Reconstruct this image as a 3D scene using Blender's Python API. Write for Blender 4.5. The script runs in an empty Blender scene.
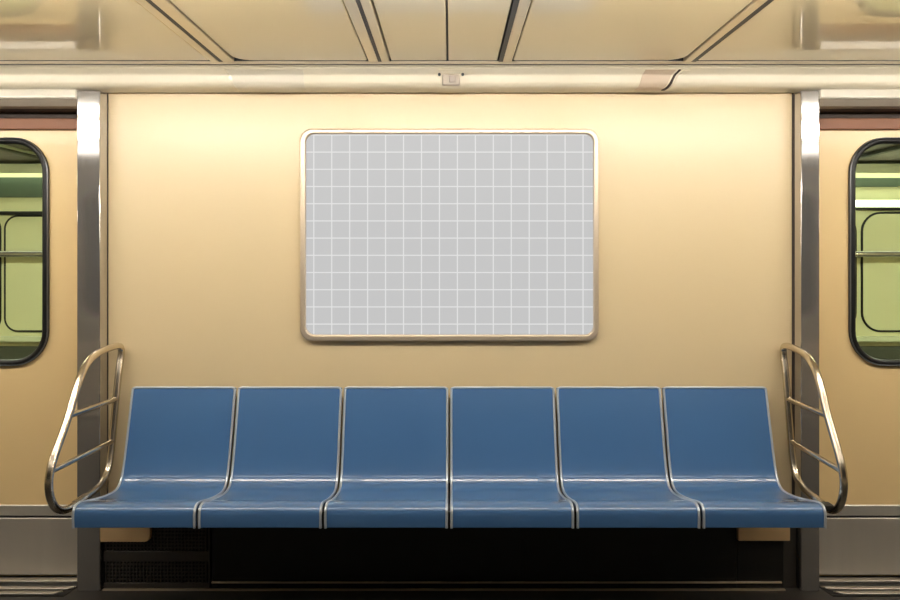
import bpy, bmesh, math
from mathutils import Vector, Matrix

C = bpy.context.scene
COL = C.collection
H = 1.38          # eye height
D = 3.06          # distance from the eye to the bench wall

# ------------------------------------------------------------------ materials
def mat(name, col, rough=0.5, metal=0.0, coat=0.0, coat_rough=0.05, spec=0.5, emit=None, estr=0.0, trans=0.0, ior=1.45):
    m = bpy.data.materials.new(name); m.use_nodes = True
    b = m.node_tree.nodes['Principled BSDF']
    b.inputs['Base Color'].default_value = (*col, 1)
    b.inputs['Roughness'].default_value = rough
    b.inputs['Metallic'].default_value = metal
    b.inputs['Coat Weight'].default_value = coat
    b.inputs['Coat Roughness'].default_value = coat_rough
    b.inputs['Specular IOR Level'].default_value = spec
    b.inputs['IOR'].default_value = ior
    b.inputs['Transmission Weight'].default_value = trans
    if emit:
        b.inputs['Emission Color'].default_value = (*emit, 1)
        b.inputs['Emission Strength'].default_value = estr
    return m

def vary(m, scale, c_amt=0.06, r_amt=0.08, detail=3.0, bump=0.0):
    """fine procedural variation of colour and gloss; scale is an xyz stretch (brushing, mottling)"""
    nt = m.node_tree; b = nt.nodes['Principled BSDF']; N = nt.nodes; L = nt.links
    tc = N.new('ShaderNodeTexCoord'); mp = N.new('ShaderNodeMapping'); nz = N.new('ShaderNodeTexNoise')
    mp.inputs['Scale'].default_value = scale
    nz.inputs['Scale'].default_value = 1.0; nz.inputs['Detail'].default_value = detail
    L.new(tc.outputs['Object'], mp.inputs['Vector']); L.new(mp.outputs[0], nz.inputs['Vector'])
    base = b.inputs['Base Color'].default_value[:3]; r = b.inputs['Roughness'].default_value
    mr = N.new('ShaderNodeMapRange'); mr.inputs['From Min'].default_value = .25; mr.inputs['From Max'].default_value = .75
    mr.inputs['To Min'].default_value = max(.02, r - r_amt); mr.inputs['To Max'].default_value = r + r_amt
    L.new(nz.outputs['Fac'], mr.inputs['Value']); L.new(mr.outputs[0], b.inputs['Roughness'])
    mx = N.new('ShaderNodeMix'); mx.data_type = 'RGBA'
    mx.inputs['A'].default_value = (*[c*(1-c_amt) for c in base], 1)
    mx.inputs['B'].default_value = (*[min(1, c*(1+c_amt)) for c in base], 1)
    L.new(nz.outputs['Fac'], mx.inputs['Factor']); L.new(mx.outputs['Result'], b.inputs['Base Color'])
    if bump:
        bp = N.new('ShaderNodeBump'); bp.inputs['Strength'].default_value = bump; bp.inputs['Distance'].default_value = .002
        L.new(nz.outputs['Fac'], bp.inputs['Height']); L.new(bp.outputs[0], b.inputs['Normal'])
    return m

M = {}
M['wall'] = vary(mat('cream_wall_laminate', (.725, .575, .345), .45, coat=.6, coat_rough=.27, spec=.8), (1.3, 1.3, 1.3), .02, .03)
M['door'] = vary(mat('cream_door_paint', (.76, .56, .285), .38, coat=.2, coat_rough=.15), (1.3, 1.3, 1.3), .02, .03)
M['ceil'] = vary(mat('cream_ceiling_laminate', (.78, .655, .40), .3, coat=1.0, coat_rough=.03), (2, 2, 2), .02, .01)
M['ceil_frame'] = vary(mat('ceiling_frame_metal', (.66, .59, .46), .33, metal=.75), (2, 60, 2), .05, .06)
M['dark_gap'] = mat('dark_seam', (.03, .032, .036), .5)
M['cove'] = mat('cove_enamel', (.72, .645, .50), .4, coat=.5, coat_rough=.14)
M['pale_steel'] = mat('pale_satin_metal', (.80, .75, .66), .35, metal=.3)
M['grey_rail'] = mat('grey_brown_rail', (.27, .225, .18), .4, metal=.3)
M['front'] = mat('grey_steel_wall', (.42, .40, .37), .4, metal=.3)
M['steel'] = vary(mat('brushed_steel', (.58, .56, .54), .085, metal=.85), (150, 150, 1.2), .01, .01)
M['band'] = vary(mat('brushed_band_steel', (.66, .63, .57), .3, metal=.65), (3, 90, 90), .03, .03)
M['kick'] = vary(mat('brushed_kick_plate', (.62, .58, .52), .36, metal=.66), (12, 12, .8), .10, .05)
M['sill'] = vary(mat('sill_metal', (.62, .58, .52), .3, metal=1), (2, 90, 2), .1, .05)
M['tube'] = vary(mat('champagne_tube_metal', (.66, .585, .47), .24, metal=1), (6, 6, 6), .04, .03)
M['bright_trim'] = mat('bright_edge_trim', (.62, .67, .74), .28, metal=.55)
M['champagne'] = vary(mat('champagne_frame_metal', (.72, .60, .46), .42, metal=.75), (4, 4, 4), .03, .01)
M['seat'] = vary(mat('blue_moulded_plastic', (.056, .150, .34), .30, coat=1.0, coat_rough=.045, spec=.6), (3, 3, 3), .03, .01)
M['black'] = vary(mat('black_panel_paint', (.010, .009, .008), .45), (6, 6, 6), .2, .05)
M['grille'] = mat('dark_grille_metal', (.06, .053, .045), .45, metal=.3)
M['rubber'] = mat('black_rubber', (.008, .008, .009), .4, spec=.35)
M['floor'] = vary(mat('dark_floor', (.040, .036, .032), .35, spec=.5), (9, 9, 9), .25, .08)
M['brown'] = mat('reddish_brown_track', (.23, .085, .038), .45)
M['darkbrown'] = mat('dark_brown_recess', (.035, .020, .014), .6)
M['glass'] = mat('window_glass', (.93, .97, .94), .02, trans=1.0, ior=1.1, spec=.6)
M['green'] = vary(mat('pale_green_panel', (.57, .57, .36), .4, coat=.2), (2, 2, 2), .04, .04)
M['dkgreen'] = mat('dark_green_band', (.05, .075, .05), .45)
M['pale'] = mat('pale_green_rail_paint', (.55, .58, .42), .35)
M['greyc'] = vary(mat('grey_brown_ceiling', (.20, .175, .15), .4), (3, 3, 3), .08, .05)
M['dim'] = mat('dim_interior_floor', (.06, .065, .05), .5)
M['tan_plate'] = mat('tan_plate', (.72, .50, .27), .35, metal=.4)
M['lamp'] = mat('lamp_diffuser', (.9, .88, .8), .4, emit=(1.0, .945, .85), estr=47)
M['lamp_weak'] = mat('dimmed_lamp_diffuser', (.9, .88, .8), .4, emit=(1.0, .945, .85), estr=4.5)  # aisle row kept weak so the bench wall darkens downwards
M['lamp_green'] = mat('greenish_lamp_diffuser', (.9, .9, .8), .4, emit=(.92, 1.0, .70), estr=3.2)
M['lamp_over'] = mat('overhead_greenish_lamp', (.9, .9, .8), .4, emit=(.95, 1.0, .70), estr=50)
M['lamp_wash'] = mat('added_greenish_wash', (.9, .9, .8), .4, emit=(.97, 1.0, .72), estr=4.5)  # for the added lamp that washes the green wall

# grey framed panel with a white grid; glow added to keep the grey even
def board_glow_material():
    m = bpy.data.materials.new('grey_grid_glow'); m.use_nodes = True
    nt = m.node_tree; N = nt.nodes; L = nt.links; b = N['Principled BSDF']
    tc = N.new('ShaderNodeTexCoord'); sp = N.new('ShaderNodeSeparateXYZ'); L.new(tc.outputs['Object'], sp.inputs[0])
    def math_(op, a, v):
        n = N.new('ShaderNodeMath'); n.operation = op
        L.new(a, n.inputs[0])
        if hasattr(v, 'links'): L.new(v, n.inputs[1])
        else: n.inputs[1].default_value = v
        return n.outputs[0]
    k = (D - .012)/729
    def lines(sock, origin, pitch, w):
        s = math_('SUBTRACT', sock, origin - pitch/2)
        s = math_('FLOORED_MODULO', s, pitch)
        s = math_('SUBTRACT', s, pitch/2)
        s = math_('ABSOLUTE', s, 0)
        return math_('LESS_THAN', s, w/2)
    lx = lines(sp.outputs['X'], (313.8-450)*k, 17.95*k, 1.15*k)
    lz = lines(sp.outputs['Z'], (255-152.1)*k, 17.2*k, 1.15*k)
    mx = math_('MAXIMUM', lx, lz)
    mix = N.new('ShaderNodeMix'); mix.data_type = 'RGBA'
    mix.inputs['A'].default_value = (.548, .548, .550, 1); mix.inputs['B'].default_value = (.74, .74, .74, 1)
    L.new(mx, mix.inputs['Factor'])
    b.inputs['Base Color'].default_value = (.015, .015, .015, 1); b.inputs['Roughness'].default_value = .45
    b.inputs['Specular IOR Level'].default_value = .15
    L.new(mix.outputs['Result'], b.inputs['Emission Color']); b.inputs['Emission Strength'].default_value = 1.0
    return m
M['board'] = board_glow_material()

# ------------------------------------------------------------------ mesh helpers
def box(bm, x0, x1, y0, y1, z0, z1):
    vs = [bm.verts.new((x, y, z)) for x in (x0, x1) for y in (y0, y1) for z in (z0, z1)]
    for f in ((0,1,3,2), (4,6,7,5), (0,4,5,1), (2,3,7,6), (0,2,6,4), (1,5,7,3)):
        bm.faces.new([vs[i] for i in f])
    return bm

def rrect(x0, x1, z0, z1, r, n=8):
    """rounded rectangle, counter-clockwise in (u,v); r is one radius or (bl, br, tr, tl)"""
    rs = r if isinstance(r, tuple) else (r, r, r, r)
    out = []
    for (cx, cz, a0), q in zip(((x0, z0, 180), (x1, z0, 270), (x1, z1, 0), (x0, z1, 90)), rs):
        sx = 1 if cx == x0 else -1; sz = 1 if cz == z0 else -1
        for i in range(n+1):
            a = math.radians(a0 + 90*i/n)
            out.append((cx + sx*q + q*math.cos(a), cz + sz*q + q*math.sin(a)))
    return out

def plate(bm, loop, y0, y1, axis='Y'):
    """closed loop of (u,v) extruded between y0 and y1 (along Y, or along Z for ceiling plates)"""
    def p(u, v, w): return (u, w, v) if axis == 'Y' else (u, v, w)
    a = [bm.verts.new(p(u, v, y0)) for u, v in loop]; b = [bm.verts.new(p(u, v, y1)) for u, v in loop]
    n = len(loop)
    bm.faces.new(a); bm.faces.new(list(reversed(b)))
    for i in range(n):
        bm.faces.new((a[i], b[i], b[(i+1) % n], a[(i+1) % n]))
    return bm

def plate_hole(bm, outer, inner, y0, y1):
    """plate with one hole; outer and inner loops have the same number of points"""
    n = len(outer)
    R = [[bm.verts.new((u, y, v)) for u, v in lp] for lp, y in ((outer, y0), (inner, y0), (inner, y1), (outer, y1))]
    for k in range(4):
        A, B = R[k], R[(k+1) % 4]
        for i in range(n):
            bm.faces.new((A[i], A[(i+1) % n], B[(i+1) % n], B[i]))
    return bm

def extrude_x(bm, prof, x0, x1):
    """closed (y,z) profile extruded along X"""
    a = [bm.verts.new((x0, y, z)) for y, z in prof]; b = [bm.verts.new((x1, y, z)) for y, z in prof]
    n = len(prof)
    bm.faces.new(a); bm.faces.new(list(reversed(b)))
    for i in range(n):
        bm.faces.new((a[i], b[i], b[(i+1) % n], a[(i+1) % n]))
    return bm

def smooth(pts, sub=6, closed=False):
    P = [Vector(p) for p in pts]; n = len(P); out = []
    rng = range(n if closed else n-1)
    for i in rng:
        g = (lambda k: P[k % n]) if closed else (lambda k: P[min(max(k, 0), n-1)])
        p0, p1, p2, p3 = g(i-1), g(i), g(i+1), g(i+2)
        # centripetal Catmull-Rom
        t0 = 0; t1 = t0 + max(1e-6, (p1-p0).length)**.5; t2 = t1 + max(1e-6, (p2-p1).length)**.5; t3 = t2 + max(1e-6, (p3-p2).length)**.5
        for s in range(sub):
            t = t1 + (t2-t1)*s/sub
            a1 = p0*((t1-t)/(t1-t0)) + p1*((t-t0)/(t1-t0)); a2 = p1*((t2-t)/(t2-t1)) + p2*((t-t1)/(t2-t1)); a3 = p2*((t3-t)/(t3-t2)) + p3*((t-t2)/(t3-t2))
            b1 = a1*((t2-t)/(t2-t0)) + a2*((t-t0)/(t2-t0)); b2 = a2*((t3-t)/(t3-t1)) + a3*((t-t1)/(t3-t1))
            out.append(b1*((t2-t)/(t2-t1)) + b2*((t-t1)/(t2-t1)))
    if not closed: out.append(P[-1].copy())
    return out

def tube(bm, pts, r, closed=False, seg=12, ref=None, ry=None):
    """tube along points; ref fixes the frame of a planar path (its normal), ry is the radius along ref"""
    P = [Vector(p) for p in pts]; n = len(P); rings = []
    u = None
    for i in range(n):
        a = P[(i-1) % n] if (closed or i > 0) else P[i]
        b = P[(i+1) % n] if (closed or i < n-1) else P[i]
        t = (b-a).normalized()
        if ref is not None:
            v = Vector(ref); u = t.cross(v).normalized()
        else:
            if u is None:
                u = t.orthogonal().normalized()
            u = (u - t*u.dot(t)).normalized(); v = t.cross(u)
        rings.append([bm.verts.new(P[i] + u*(r*math.cos(2*math.pi*k/seg)) + v*((ry or r)*math.sin(2*math.pi*k/seg))) for k in range(seg)])
    for i in range(n if closed else n-1):
        A, B = rings[i], rings[(i+1) % n]
        for k in range(seg):
            bm.faces.new((A[k], A[(k+1) % seg], B[(k+1) % seg], B[k]))
    if not closed:
        bm.faces.new(list(reversed(rings[0]))); bm.faces.new(rings[-1])
    return bm

def origin_of(o):
    v = Vector((0, 0, 0))
    while o is not None:
        v += o.location; o = o.parent
    return v

def obj(name, bm, m, parent=None, bevel=0.0, loc=None, shade=True, seg=2):
    """link a bmesh given in world coordinates as one mesh object"""
    me = bpy.data.meshes.new(name)
    bmesh.ops.recalc_face_normals(bm, faces=bm.faces)
    o = bpy.data.objects.new(name, me); COL.objects.link(o)
    if parent is not None:
        o.parent = parent
        bmesh.ops.translate(bm, verts=bm.verts, vec=-origin_of(parent))
    elif loc is not None:
        o.location = loc
        bmesh.ops.translate(bm, verts=bm.verts, vec=-Vector(loc))
    bm.to_mesh(me); bm.free(); me.materials.append(m)
    if shade:
        me.polygons.foreach_set('use_smooth', [True]*len(me.polygons))
        me.set_sharp_from_angle(angle=math.radians(38))
    if bevel:
        b = o.modifiers.new('edge', 'BEVEL'); b.width = bevel; b.segments = seg; b.limit_method = 'ANGLE'; b.angle_limit = math.radians(40)
        b.harden_normals = False
    return o

def tag(o, label=None, cat=None, group=None, kind=None):
    if label: o['label'] = label
    if cat: o['category'] = cat
    if group: o['group'] = group
    if kind: o['kind'] = kind
    return o

def empty(name, loc=(0, 0, 0), **k):
    o = bpy.data.objects.new(name, None); o.location = loc; COL.objects.link(o)
    return tag(o, **k)

def copy_tree(o, parent=None):
    c = o.copy(); COL.objects.link(c)
    if parent is not None: c.parent = parent
    for ch in [x for x in bpy.data.objects if x.parent == o]: copy_tree(ch, c)
    return c

def B(*a): return box(bmesh.new(), *a)

def struct(name, bm, m, label, cat, bevel=0.0):
    o = obj(name, bm, m, bevel=bevel); return tag(o, label, cat, kind='structure')

XL, XR = -4.6, 4.6        # ends of the car
YF = -3.45                # wall behind the camera
ZC = 2.165                # ceiling shell

# ------------------------------------------------------------------ floor, shell
struct('floor', B(XL, XR, YF, .30, -.08, 0), M['floor'], 'dark speckled car floor in front of the bench', 'floor')
PXL, PXR = -1.5305, 1.5160
PIL, PIR = -1.4355, 1.4397
struct('wall_back', B(PIL-.02, PIR+.02, 0, .05, 0, ZC), M['wall'], 'cream laminate wall behind the blue bench', 'wall')
# the same wall carried on beyond the doors
for nm, x0, x1 in (('wall_left_bay', XL, -2.95), ('wall_right_bay', 2.95, XR)):
    struct(nm, B(x0, x1, 0, .05, 0, ZC), M['wall'], 'cream wall bay beyond the double doors, past the ' + ('left' if x0 < 0 else 'right') + ' edge', 'wall')
struct('wall_left', B(XL-.06, XL, YF, .35, 0, ZC), M['wall'], 'cream end wall of the car at the left', 'wall')
struct('wall_right', B(XR, XR+.06, YF, .35, 0, ZC), M['wall'], 'cream end wall of the car at the right', 'wall')
wf = struct('wall_front', B(XL, XR, YF-.06, YF, 0, ZC), M['front'], 'wall of the car facing the bench', 'wall')
for x0, x1 in ((-4.5, -3.3), (-3.2, -1.7), (-1.6, -.05), (.05, 1.6), (1.7, 3.2), (3.3, 4.5)):
    bm = bmesh.new(); plate(bm, rrect(x0, x1, .85, 1.93, .12), YF, YF+.012); obj('window_pane', bm, M['rubber'], wf)
bm = B(XL, XR, YF, YF+.05, .0, .62); obj('lower_panel', bm, M['kick'], wf)

# ------------------------------------------------------------------ ceiling
ceil = struct('ceiling', B(XL, XR, YF, .35, ZC, ZC+.05), M['dark_gap'], 'cream panelled ceiling with metal seams', 'ceiling')
ZP = 2.135
YE = -.214                # where the panels stop, short of the wall
YB = -1.62
cells = [(-2.60, -.938, (.008, .008, .008, .008), -.008), (-.838, -.322, (.008, .008, .012, .075), 0), (-.231, -.013, (.004,)*4, 0), (-.007, .186, (.004,)*4, 0),
         (.246, .907, (.008, .008, .075, .008), 0), (.964, 2.60, (.008,)*4, -.004)]
for x0, x1, r, dz in cells:
    bm = bmesh.new(); plate(bm, rrect(x0, x1, YB, YE, r, 6), ZP+.004, ZC, 'Z'); obj('ceiling_panel', bm, M['ceil'], ceil, bevel=.004)
    bm = bmesh.new(); plate(bm, rrect(x0, x1, YF+.02, YB-.03, .01, 4), ZP+.004, ZC, 'Z'); obj('ceiling_panel', bm, M['ceil'], ceil, bevel=.004)
for x0, x1 in ((-4.58, -2.66), (2.66, 4.58)):
    bm = bmesh.new(); plate(bm, rrect(x0, x1, YF+.02, YE, .01, 4), ZP+.004, ZC, 'Z'); obj('ceiling_panel', bm, M['ceil'], ceil, bevel=.004)
for x0, x1 in ((-.934, -.903), (-.888, -.842), (-.318, -.280), (-.268, -.236), (.206, .242), (.911, .943), (-2.655, -2.605), (2.605, 2.655)):
    obj('seam_strip', B(x0, x1, YF+.02, YE+.004, ZP-.001, ZC), M['ceil_frame'], ceil, bevel=.004)
obj('cross_seam', B(-2.6, 2.6, YB-.028, YB-.002, ZP-.001, ZC), M['ceil_frame'], ceil, bevel=.004)
obj('edge_strip', B(XL, XR, -.208, -.178, ZP-.001, ZC), M['ceil_frame'], ceil, bevel=.003)
obj('seam_line', B(XL, XR, -.180, -.158, ZP, ZC), M['dark_gap'], ceil)
obj('seam_line', B(XL, XR, -.216, -.206, ZP+.003, ZC), M['dark_gap'], ceil)
for x0, x1 in ((-.904, -.887), (-.281, -.267), (.190, .207), (.942, .962)):
    obj('seam_line', B(x0, x1, YF+.02, YE+.02, ZP+.001, ZC), M['dark_gap'], ceil)
obj('edge_strip', B(XL, XR, -.160, -.148, ZP-.003, ZC), M['ceil_frame'], ceil, bevel=.002)

# cove moulding along the top of the wall
cove_prof = [(Y, Z) for _, Y, Z in smooth([(0, -.146, 2.16), (0, -.144, 2.132), (0, -.128, 2.120), (0, -.116, 2.110), (0, -.112, 2.092), (0, -.108, 2.074), (0, -.098, 2.063), (0, -.078, 2.058), (0, -.040, 2.058), (0, 0, 2.060)], 4)]
cove_prof += [(0, 2.164), (-.146, 2.164)]
bm = bmesh.new(); extrude_x(bm, cove_prof, XL, XR)
cove = struct('trim_1', bm, M['cove'], 'glossy cream rounded moulding running along the top of the wall', 'moulding')

def cove_piece(name, xa_top, xb_top, xa_bot, xb_bot, m, out, parent=None, j0=2, j1=-6):
    """a plate that hugs the moulding between two slanted ends"""
    pr = [p for p in cove_prof[:-2] if p[0] < -.06 and p[1] < 2.126]
    bm = bmesh.new(); n = len(pr); rows = []
    for i, (y, z) in enumerate(pr):
        f = i/(n-1)
        a = pr[max(0, i-1)]; b = pr[min(n-1, i+1)]
        t = Vector((0, b[0]-a[0], b[1]-a[1])).normalized(); nn = Vector((0, t.z, -t.y))
        if nn.y > 0: nn = -nn
        xa = xa_top + (xa_bot-xa_top)*f; xb = xb_top + (xb_bot-xb_top)*f
        p = Vector((0, y, z)); q = p + nn*out; p = p + Vector((0, .004, .002))
        rows.append([bm.verts.new((xa, p.y, p.z)), bm.verts.new((xa, q.y, q.z)), bm.verts.new((xb, q.y, q.z)), bm.verts.new((xb, p.y, p.z))])
    for i in range(n-1):
        A, Bv = rows[i], rows[i+1]
        for k in range(4): bm.faces.new((A[k], A[(k+1) % 4], Bv[(k+1) % 4], Bv[k]))
    bm.faces.new(rows[0]); bm.faces.new(list(reversed(rows[-1])))
    return obj(name, bm, m, parent)

def cx(px, d=2.95): return (px-450)*d/729
# slanted joint at the left and slanted access plate at the right
t = empty('access_cover', (cx(660), -.1, 2.05), label='tan slanted access cover on the cream moulding, right of the wall screen', cat='access cover')
cove_piece('cover_plate', cx(644), cx(674), cx(637), cx(663), mat('tan_cover', (.56, .44, .33), .45), .003, t)
cove_piece('slanted_slot', cx(677), cx(679), cx(664), cx(667), M['darkbrown'], .004, t)
cove_piece('end_strip', cx(681), cx(688), cx(669), cx(676), M['cove'], .005, t)
t = empty('joint_strip', (cx(260), -.1, 2.05), label='thin grey joint strip with slanted end on the cream moulding, left of the wall screen', cat='joint strip')
cove_piece('slanted_edge', cx(226), cx(228), cx(235), cx(237), M['ceil_frame'], .003, t)
cove_piece('strip', cx(228), cx(304), cx(237), cx(304), vary(mat('grey_cream_strip', (.64, .58, .47), .4, coat=.4, coat_rough=.2), (3, 3, 3), .02, .02), .002, t)
# latch in the middle
lx = cx(451)
t = empty('latch', (lx, -.12, 2.06), label='small square metal latch on the cream moulding above the wall screen', cat='latch')
cove_piece('latch_plate', lx-.050, lx+.050, lx-.050, lx+.050, M['cove'], .003, t)
obj('latch_body', B(lx-.036, lx+.036, -.126, -.108, 2.064, 2.110), mat('grey_tan_latch', (.50, .43, .36), .5), t, bevel=.006)
obj('latch_insert', B(lx-.008, lx+.020, -.1285, -.12, 2.074, 2.104), mat('grey_latch_insert', (.40, .34, .29), .45), t, bevel=.003)
for sx in (-1, 1):
    bm = bmesh.new(); tube(bm, [(lx+sx*.047, -.124, 2.108), (lx+sx*.047, -.112, 2.108)], .006, seg=10); obj('screw', bm, M['dark_gap'], t)

# ------------------------------------------------------------------ pillars (door posts)
def post(x0, x1, side, inner):
    t = empty('door_post', ((x0+x1)/2, -.035, 0), cat='post', label='tall brushed steel post between bench wall and door, at the bench\'s ' + side + ' end')
    t['kind'] = 'thing'
    obj('post_face', B(x0, x1, -.070, .10, 0, 2.055), M['steel'], t, bevel=.003)
    xi = x1 if side == 'left' else x0
    s = 1 if side == 'left' else -1
    obj('edge_bead', B(min(xi, xi+s*.005), max(xi, xi+s*.0015), -.006, 0, .0, 2.058), M['darkbrown'], t)
    return t
post(PXL, PIL, 'left', PIL); post(PIR, PXR, 'right', PIR)

# ------------------------------------------------------------------ doors
DY = .06
def door_leaf(name, x0, x1, wx0, wx1, label):
    """leaf between x0..x1 with a rounded window wx0..wx1"""
    t = empty(name, ((x0+x1)/2, DY, 0), label=label, cat='door', kind='structure')
    wz0, wz1, r = .906, 1.882, .15
    out = rrect(x0, x1, .008, 1.97, .003); inn = rrect(wx0+.012, wx1-.012, wz0+.012, wz1-.012, r-.012)
    bm = bmesh.new(); plate_hole(bm, out, inn, DY, DY+.045); obj('door_panel', bm, M['door'], t)
    # rubber gasket: outer bead and inner lip
    mid = [(u, DY-.006, v) for u, v in rrect(wx0+.014, wx1-.014, wz0+.014, wz1-.014, r-.014, 10)]
    bm = bmesh.new(); tube(bm, mid, .014, True, 12, ref=(0, 1, 0), ry=.013); g = obj('window_gasket', bm, M['rubber'], t)
    mid = [(u, DY-.012, v) for u, v in rrect(wx0+.004, wx1-.004, wz0+.004, wz1-.004, r-.004, 10)]
    bm = bmesh.new(); tube(bm, mid, .0032, True, 8, ref=(0, 1, 0), ry=.005); obj('bead_strip', bm, M['gasket_bead'], g)
    bm = bmesh.new(); plate(bm, rrect(wx0+.016, wx1-.016, wz0+.016, wz1-.016, r-.016, 8), DY+.016, DY+.022); obj('window_glass', bm, M['glass'], t, shade=False)
    kp = obj('kick_plate', B(x0+.002, x1-.002, DY-.006, DY+.01, .012, .256), M['kick'], t, bevel=.003)
    obj('kick_band', B(x0+.002, x1-.002, DY-.008, DY+.01, .266, .312), M['band'], t, bevel=.004)
    obj('groove', B(x0+.002, x1-.002, DY-.001, DY+.01, .252, .27), M['dark_gap'], t)
    return t
M['gasket_bead'] = mat('grey_rubber_bead', (.16, .17, .19), .3, metal=.7)
door_leaf('door_1', -2.205, -1.50, -2.090, -1.712, 'cream sliding door leaf with black-gasketed window beside the left post')
door_leaf('door_2', 1.49, 2.205, 1.703, 2.090, 'cream sliding door leaf with black-gasketed window beside the right post')
door_leaf('door_3', -2.92, -2.211, -2.705, -2.326, 'second cream leaf of the left double doors, past the left edge')
door_leaf('door_4', 2.211, 2.92, 2.326, 2.705, 'second cream leaf of the right double doors, past the right edge')

def header(name, x0, x1, side):
    t = empty(name, ((x0+x1)/2, 0, 1.99), label='stacked steel and brown header over the ' + side + ' door', cat='door header', kind='structure')
    pr = [(-.02, 2.060), (-.074, 2.060), (-.079, 2.056), (-.083, 2.026), (-.079, 2.020), (-.02, 2.020)]
    bm = bmesh.new(); extrude_x(bm, pr, x0, x1); obj('bright_rail', bm, M['pale_steel'], t, bevel=.002)
    bm = bmesh.new(); extrude_x(bm, [(-.02, 2.020), (-.074, 2.020), (-.064, 1.992), (-.056, 1.988), (-.02, 1.988)], x0, x1); obj('grey_rail', bm, M['grey_rail'], t)
    obj('recess', B(x0, x1, -.03, .12, 1.985, 2.06), M['darkbrown'], t)
    obj('recess_face', B(x0, x1, .046, .12, 1.955, 1.985), M['darkbrown'], t)
    obj('brown_track', B(x0, x1, .040, .12, 1.914, 1.962), M['brown'], t, bevel=.004)
    return t
header('trim_2', -2.95, PXL, 'left'); header('trim_3', PXR, 2.95, 'right')
for x in (-2.95, 2.95):
    s = 1 if x > 0 else -1
    o = obj('trim_4' if s < 0 else 'trim_5', B(min(x, x+s*.09), max(x, x+s*.09), -.07, .10, 0, 2.055), M['steel'], bevel=.004)
    tag(o, 'far steel jamb of the ' + ('left' if s < 0 else 'right') + ' double doors, past the frame edge', 'door jamb', kind='structure')

def sill(name, x0, x1, side, cut):
    t = empty(name, ((x0+x1)/2, 0, 0), label='ribbed metal threshold plate on the floor under the ' + side + ' door', cat='threshold')
    t['kind'] = 'thing'
    s = -1 if side == 'left' else 1
    def strip(y0, y1, z1, inset):
        a, b = x0, x1
        if s < 0: lp = [(a, y0), (b-inset-.03, y0), (b-inset, y1), (a, y1)]
        else: lp = [(a+inset+.03, y0), (b, y0), (b, y1), (a+inset, y1)]
        bm = bmesh.new(); plate(bm, lp, 0, z1, 'Z'); return bm
    obj('base_plate', strip(-.115, .10, .003, .0), M['black'], t)
    obj('rib', B(x0, x1, .008, .040, .0, .009), M['sill'], t, bevel=.002)
    obj('rib', strip(-.062, -.038, .009, .02), M['sill'], t, bevel=.002)
    obj('rib', strip(-.104, -.080, .009, .05), M['sill'], t, bevel=.002)
    return t
sill('door_threshold', -2.95, PXL, 'left', 0); sill('door_threshold', PXR, 2.95, 'right', 0)

# ------------------------------------------------------------------ the framed wall panel
SY = -.012
k = D/729*.994
t = empty('advertising_board', (0, 0, 1.03), label='large rounded grey screen with white grid in champagne metal frame on cream wall', cat='board')
ox0, ox1, oz0, oz1 = -.625, .620, 1.022, 1.906
out = rrect(ox0, ox1, oz0, oz1, .052, 10); inn = rrect(ox0+.024, ox1-.022, oz0+.026, oz1-.022, .036, 10)
bm = bmesh.new(); plate_hole(bm, out, inn, -.030, 0); obj('frame', bm, M['champagne'], t, bevel=.0065, seg=4)
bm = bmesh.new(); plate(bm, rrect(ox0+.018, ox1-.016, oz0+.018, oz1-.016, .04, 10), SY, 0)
so = obj('board', bm, M['board'], t)
# the panel's own coordinates start on the eye's axis so that the grid falls where the photo has it
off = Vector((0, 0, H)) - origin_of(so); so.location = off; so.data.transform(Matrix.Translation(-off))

# ------------------------------------------------------------------ bench seats
PITCH = .4375; BX = -.003
ctrl = [(-.055, .833), (-.075, .762), (-.100, .672), (-.124, .588), (-.138, .545), (-.150, .514), (-.165, .487), (-.185, .468), (-.210, .460), (-.245, .460), (-.315, .469), (-.400, .486), (-.470, .503), (-.503, .507), (-.521, .502), (-.531, .488), (-.533, .462), (-.531, .433)]
prof = [(v.y, v.z) for v in smooth([(0, y, z) for y, z in ctrl], 5)]
def offset(pr, dist):
    o = []
    for i, (y, z) in enumerate(pr):
        a = pr[max(0, i-1)]; b = pr[min(len(pr)-1, i+1)]
        t = Vector((b[0]-a[0], b[1]-a[1])).normalized()
        o.append((y - t.y*dist, z + t.x*dist))   # to the underside / back
    return o
under = offset(prof, -.016) if offset(prof[:2], 1)[0][0] < prof[0][0] else offset(prof, .016)
def make_seat():
    root = empty('moulded_chair', (0, 0, 0), cat='seat', group='blue seats of the bench')
    w = PITCH/2 - .0055
    loop = prof + list(reversed(under))
    bm = bmesh.new()
    # extrude in rings so that the ends stay clean
    a = [bm.verts.new((-w, y, z)) for y, z in loop]; b = [bm.verts.new((w, y, z)) for y, z in loop]
    n = len(prof); m = len(loop)
    for i in range(m): bm.faces.new((a[i], b[i], b[(i+1) % m], a[(i+1) % m]))
    for R in (a, b):
        for i in range(n-1): bm.faces.new((R[i], R[i+1], R[m-2-i], R[m-1-i]))
    obj('seat_shell', bm, M['seat'], root, bevel=.004, seg=3)
    # bright metal edging: up one side, across the top, down the other
    top = offset(prof, .0005 if under[0][0] < prof[0][0] else -.0005)
    side = [(y, z) for y, z in prof]
    e = w - .003
    path = [(-e, y, z) for y, z in reversed(side)]
    path = path[:-1] + [(-e, prof[0][0], prof[0][1]-.010), (-e+.004, prof[0][0], prof[0][1]-.002), (-e+.012, prof[0][0], prof[0][1]+.001)]
    path += [(e-.012, prof[0][0], prof[0][1]+.001), (e-.004, prof[0][0], prof[0][1]-.002), (e, prof[0][0], prof[0][1]-.010)] + [(e, y, z) for y, z in side[1:]]
    bm = bmesh.new(); tube(bm, path, .0047, seg=10)
    ed = obj('edge_trim', bm, M['bright_trim'], root); ed['label'] = 'bright metal edge trim'
    return root
seat = make_seat()
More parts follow.
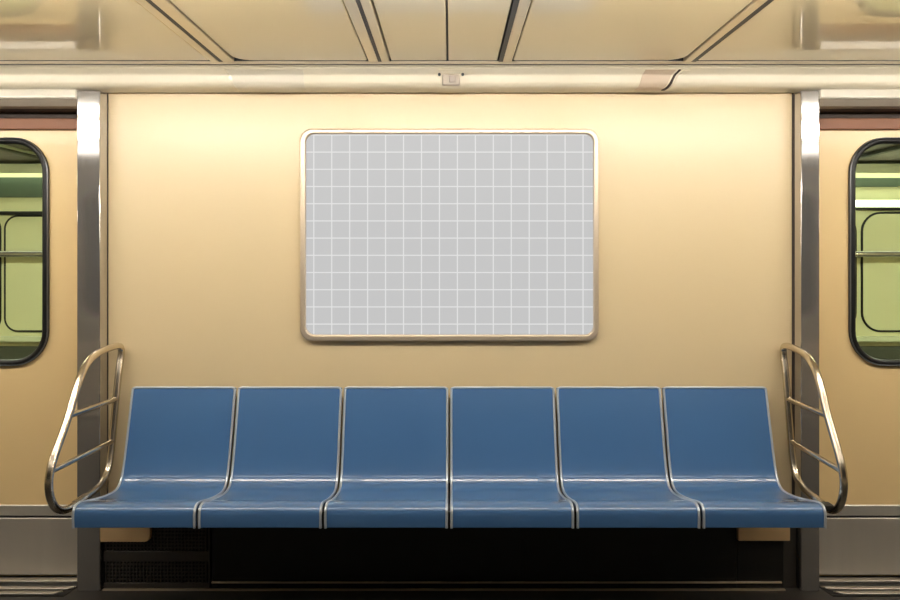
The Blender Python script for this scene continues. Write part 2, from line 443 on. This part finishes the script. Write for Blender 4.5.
names = ['blue moulded bench seat at the left end, beside the left grab rail',
         'second blue bench seat from the left grab rail',
         'third blue bench seat from the left, just left of the bench\'s middle gap',
         'fourth blue bench seat from the left, just right of the bench\'s middle gap',
         'second blue bench seat from the right grab rail',
         'blue moulded bench seat at the right end, beside the right grab rail']
for i in range(6):
    s = seat if i == 0 else copy_tree(seat)
    s.location = (BX + (i-2.5)*PITCH, 0, 0); s['label'] = names[i]

# dark steel frame carrying the seats
fr = empty('bench_frame', (BX, -.2, .38), label='black steel frame under the six blue seats', cat='bench frame')
obj('front_beam', B(BX-1.29, BX+1.29, -.50, -.46, .432, .478), M['black'], fr, bevel=.004)
obj('rear_beam', B(BX-1.29, BX+1.29, -.165, -.125, .385, .425), M['black'], fr, bevel=.004)
for i in range(7):
    x = BX + (i-3)*PITCH*.98
    bm = bmesh.new()
    lp = [(-.46, .470), (-.46, .437), (-.16, .40), (-.002, .35), (-.002, .425), (-.165, .425)]
    extrude_x(bm, lp, x-.012, x+.012); obj('support_arm', bm, M['black'], fr)

# ------------------------------------------------------------------ grab rails
TS = .975
def tr(p):
    y = (p[0]+.056)*TS-.017
    return (y, H-(H-p[1])*(D+y)/(D+p[0]))
def rail(x, side):
    t = empty('grab_rail', (x, -.3, .49), cat='grab rail', label='bent champagne metal grab rail with two crossbars at the ' + side + ' end of the blue bench')
    loop = [(-.056, .985), (-.066, 1.003), (-.095, 1.010), (-.18, 1.010), (-.267, 1.003), (-.335, .985), (-.393, .945), (-.440, .885), (-.486, .815), (-.535, .755), (-.578, .705), (-.608, .660), (-.620, .615), (-.610, .565),
            (-.575, .518), (-.520, .490), (-.443, .483), (-.350, .483), (-.267, .487), (-.215, .500), (-.178, .530), (-.155, .580), (-.140, .640), (-.122, .720), (-.100, .820), (-.080, .900)]
    loop = [tr(p) for p in loop]
    bm = bmesh.new(); tube(bm, smooth([(x, y, z) for y, z in loop], 4, True), .0138, True, 14, ref=(1, 0, 0)); obj('bent_tube', bm, M['tube'], t)
    for (a, b) in (((-.488, .812), (-.106, .796)), ((-.611, .652), (-.142, .634))):
        bm = bmesh.new(); tube(bm, [(x, *tr(a)), (x, *tr(b))], .0105, seg=12); obj('crossbar', bm, M['tube'], t)
    bm = bmesh.new(); tube(bm, [(x, *tr((-.443, .483))), (x, *tr((-.36, .483)))], .0158, seg=14); obj('sleeve', bm, M['tube'], t)
    s = 1 if side == 'left' else -1
    bm = B(min(x, x+s*.06), max(x, x+s*.06), -.42, -.38, .450, .474); obj('seat_bracket', bm, M['black'], t, bevel=.003)
    return t
rail(BX-1.369, 'left')
TS = .83
rail(1.391, 'right')

# ------------------------------------------------------------------ under the bench
UY = -.050
def X3(px, d=3.01): return (px-450)*d/729
vent = empty('vent_panel', (-1.2, UY, 0), label='black ventilation panel with square-holed grilles under the left end of the bench', cat='vent panel')
vx0, vx1 = PIL+.006, X3(210)
obj('back_plate', B(vx0, vx1, -.022, -.001, .0, .33), M['black'], vent)
def Zp(y, d=3.01): return H-(y-255)*d/729
for y0, y1 in ((512, 551.5), (561, 583)):
    z0, z1 = Zp(y1), Zp(y0)
    bm = bmesh.new(); p = .0142; bw = .0046
    nx = int((vx1-vx0-.02)/p); nz = max(2, int(round((z1-z0)/p)))
    for i in range(nx+1):
        x = vx0+.008+i*p; box(bm, x-bw/2, x+bw/2, UY-.001, UY+.006, z0, z1)
    for j in range(nz+1):
        z = z0+(z1-z0)*j/nz; box(bm, vx0+.005, vx0+.011+nx*p, UY, UY+.0055, z-bw/2, z+bw/2)
    obj('grille', bm, M['grille'], vent, shade=False)
obj('middle_bar', B(vx0, vx1, UY-.002, UY+.01, Zp(561)-.002, Zp(551.5)+.002), M['grille'], vent, bevel=.002)
obj('lower_bar', B(vx0, vx1, UY-.002, UY+.01, .006, Zp(583)+.001), M['grille'], vent, bevel=.002)
obj('side_bar', B(vx1-.006, vx1, UY-.003, -.002, .006, .33), M['grille'], vent, bevel=.001)
ub = empty('equipment_box', (.2, UY, 0), label='long black equipment box under the bench, right of the vent panel', cat='equipment box')
obj('box_body', B(X3(212), X3(737), UY, -.001, .006, .33), M['black'], ub, bevel=.003)
obj('low_body', B(X3(737), X3(784), UY, -.001, .006, .203), M['black'], ub, bevel=.003)
obj('side_post', B(X3(784), PIR-.004, UY+.012, -.001, .0, .33), M['grille'], ub, bevel=.002)
obj('front_cover', B(X3(214), X3(520), UY-.004, UY, .046, .32), M['black'], ub, bevel=.002)
obj('front_cover', B(X3(523), X3(735), UY-.004, UY, .046, .32), M['black'], ub, bevel=.002)
o = obj('lower_lip', B(X3(212), X3(781), UY-.010, UY, .028, .0335), M['champagne'], ub, bevel=.001); o['label'] = 'thin champagne metal lip'
o = struct('baseboard_back', B(X3(104), X3(784), UY-.014, UY-.001, 0, .0045), M['champagne'], 'thin metal floor strip along the foot of the black panels', 'baseboard')
def bracket(x0, x1, r, label):
    b = obj('bracket_plate', plate(bmesh.new(), rrect(x0, x1, Zp(541.5, 2.99), .300, r, 6), -.076, UY-.002), M['tan_plate'], bevel=.002, loc=((x0+x1)/2, -.06, .2))
    return tag(b, label, 'bracket plate')
bracket(PIL+.004, X3(150.5, 2.99), (.004, .022, .022, .004), 'tan plate with a rounded end above the vent grille, under the blue bench')
b = obj('bracket_plate', plate(bmesh.new(), rrect(X3(738, 2.99), X3(789.5, 2.99), Zp(540.5, 2.99), .300, .004, 6), -.076, UY-.002), M['tan_plate'], bevel=.002, loc=(1.28, -.06, .2))
tag(b, 'square-ended tan plate under the right end of the blue bench, near the right post', 'bracket plate')
# behind it the cream wall itself shows above the low part of the box

# ------------------------------------------------------------------ what is seen through the door windows
YO = 2.05; KO = (D+YO)/729
def ZO(y): return H-(y-255)*KO
wo = struct('wall_outside', B(-4.6, 4.6, YO, YO+.05, 0, 2.3), M['green'], 'pale green panelled wall seen through the door windows', 'wall')
def band(nm, y0, y1, m, x0=-4.55, x1=4.55, out=.02):
    return obj(nm, B(x0, x1, YO-out, YO, ZO(y1), ZO(y0)), m, wo, bevel=.003)
obj('hood_front', B(-4.55, 4.55, YO-.15, YO-.14, ZO(175.5), ZO(168.5)), M['pale'], wo, bevel=.003)  # pale band brought forward as the front of an added hood
obj('added_lamp_hood', B(-4.55, 4.55, YO-.15, YO, ZO(168.5), ZO(166.5)), M['pale'], wo)
obj('added_wash_lamp', B(-4.5, 4.5, YO-.125, YO-.03, ZO(175.5)+.024, ZO(168.5)), M['lamp_wash'], wo)  # unseen lamp added to brighten the top of the green wall
band('dark_band', 177.5, 197.5, M['dkgreen'], -4.55, 0)
band('dark_band', 178, 187, M['dkgreen'], 0, 4.55)
band('black_strip', 211.5, 215, M['rubber'], -4.55, 0, out=.03)
band('black_strip', 208.5, 210.5, M['rubber'], 0, 4.55, out=.03)
band('ledge', 336, 341, M['pale'], out=.05)
band('dark_base', 346, 420, M['dim'], out=.03)
for x0, x1, y0 in ((-3.115, -2.45, 216), (-3.86, -3.15, 216), (2.885, 3.55, 213), (3.60, 4.3, 213), (2.1, 2.84, 213), (-2.41, -1.7, 216)):
    z0, z1 = ZO(331), ZO(y0)
    bm = bmesh.new(); tube(bm, [(u, YO-.004, v) for u, v in rrect(x0, x1, z0, z1, .09 if x0 < 0 else .13, 8)], .008, True, 8, ref=(0, 1, 0)); g = obj('panel_gasket', bm, M['rubber'], wo)
    bm = bmesh.new(); plate(bm, rrect(x0, x1, z0, z1, .09 if x0 < 0 else .13, 8), YO-.008, YO); obj('green_panel', bm, M['green'], wo)
bm = bmesh.new(); tube(bm, [(-4.5, YO-.10, ZO(254)), (4.5, YO-.10, ZO(254))], .022, seg=12); obj('handrail', bm, M['steel'], wo)
co = struct('ceiling_outside', B(-4.6, 4.6, .36, YO, 2.02, 2.06), M['greyc'], 'grey panelled ceiling seen through the door windows', 'ceiling')
for x in (-3.9, -3.22, -2.62, -2.0, 2.0, 2.62, 3.22, 3.9):
    obj('ceiling_rib', B(x-.018, x+.018, .36, YO-.02, 1.995, 2.02), M['dim'], co, bevel=.006)
    obj('ceiling_rib', B(x+.02, x+.04, .36, YO-.02, 2.005, 2.02), M['pale'], co, bevel=.004)
struct('floor_outside', B(-4.6, 4.6, .36, YO, -.05, 0), M['dim'], 'dim floor behind the doors', 'floor')
for x0, x1, nm in ((-4.66, -4.6, 'wall_outside_left'), (4.6, 4.66, 'wall_outside_right')):
    struct(nm, B(x0, x1, .36, YO+.05, 0, 2.1), M['green'], 'green end wall of the space behind the doors, ' + ('left' if x0 < 0 else 'right'), 'wall')
# its lamps
t = empty('strip_lamp', (3.2, YO-.05, ZO(205)), label='glowing greenish white strip lamp seen through the right door window', cat='lamp')
obj('housing', B(1.6, 4.5, YO-.045, YO-.001, ZO(208), ZO(200)), M['pale'], t, bevel=.004)
obj('diffuser', B(1.62, 4.48, YO-.075, YO-.045, ZO(207.5), ZO(201)), M['lamp_green'], t, bevel=.008)

def over_lamp(x, side):
    t = empty('overhead_lamp', (x, .56, 2.02), label='overhead strip lamp behind the ' + side + ' doors, above the window', cat='lamp')
    obj('housing', B(x-.75, x+.75, 1.08-.63, 1.30-.63, 1.985, 2.02), M['pale'], t, bevel=.004)
    obj('diffuser', B(x-.72, x+.72, 1.11-.63, 1.27-.63, 1.965, 1.985), M['lamp_over'], t, bevel=.008)
over_lamp(-2.7, 'left'); over_lamp(2.9, 'right')

# ------------------------------------------------------------------ the car's ceiling lamps (two rows of fluorescent fittings)
def make_lamp(lm, section, shade, label, group):
    t = empty('ceiling_lamp', (0, 0, 2.135), cat='ceiling lamp', group=group, label=label)
    obj('housing', B(-.59, .59, -.10, .10, 2.112, 2.136), M['ceil_frame'], t, bevel=.004)
    obj('diffuser', extrude_x(bmesh.new(), section, -.56, .56), lm, t)
    if shade: obj('shade', extrude_x(bmesh.new(), shade, -.56, .56), M['ceil_frame'], t)  # unseen shade added to throw the light at the upper bench wall
    for s in (-1, 1): obj('end_cap', B(min(s*.56, s*.59), max(s*.56, s*.59), -.095, .095, 2.060, 2.113), M['steel'], t, bevel=.004)
    return t
wall_side = ([(.05, 2.113), (.05, 2.062), (.035, 2.056), (-.02, 2.060), (-.02, 2.113)], [(-.02, 2.113), (-.02, 2.060), (.030, 2.056), (.030, 2.050), (-.09, 2.058), (-.09, 2.113)])
flat = ([(-.085, 2.113), (-.075, 2.092), (-.045, 2.080), (.045, 2.080), (.075, 2.092), (.085, 2.113)], None)
for y, lm, (sec, shd), lab, grp in ((-1.22, M['lamp'], wall_side, 'long fluorescent fitting with an added shade on the car ceiling, open towards the bench wall', 'shaded fittings along the bench side of the ceiling'),
                          (-2.05, M['lamp_weak'], flat, 'long flat fluorescent fitting on the car ceiling along the aisle', 'flat fittings along the aisle')):
    lamp = make_lamp(lm, sec, shd, lab, grp)
    for i, x in enumerate((-3.6, -2.4, -1.2, 0, 1.2, 2.4, 3.6)):
        l = lamp if i == 0 else copy_tree(lamp)
        l.location = (x, y, 2.135)

# ------------------------------------------------------------------ camera, world, view
cam = bpy.data.cameras.new('camera'); co_ = bpy.data.objects.new('camera', cam); COL.objects.link(co_)
co_.location = (0, -D, H); co_.rotation_euler = (math.pi/2, 0, 0)
cam.sensor_width = 36; cam.lens = 729/900*36; cam.shift_y = -.05; cam.clip_start = .02
C.camera = co_
w = bpy.data.worlds.new('world'); C.world = w; w.use_nodes = True
w.node_tree.nodes['Background'].inputs['Color'].default_value = (.02, .02, .02, 1)
vs = C.view_settings
C.display_settings.display_device = 'sRGB'
vs.view_transform = 'Standard'; vs.look = 'None'; vs.gamma = 1; vs.use_curve_mapping = False
vs.exposure = 0.0
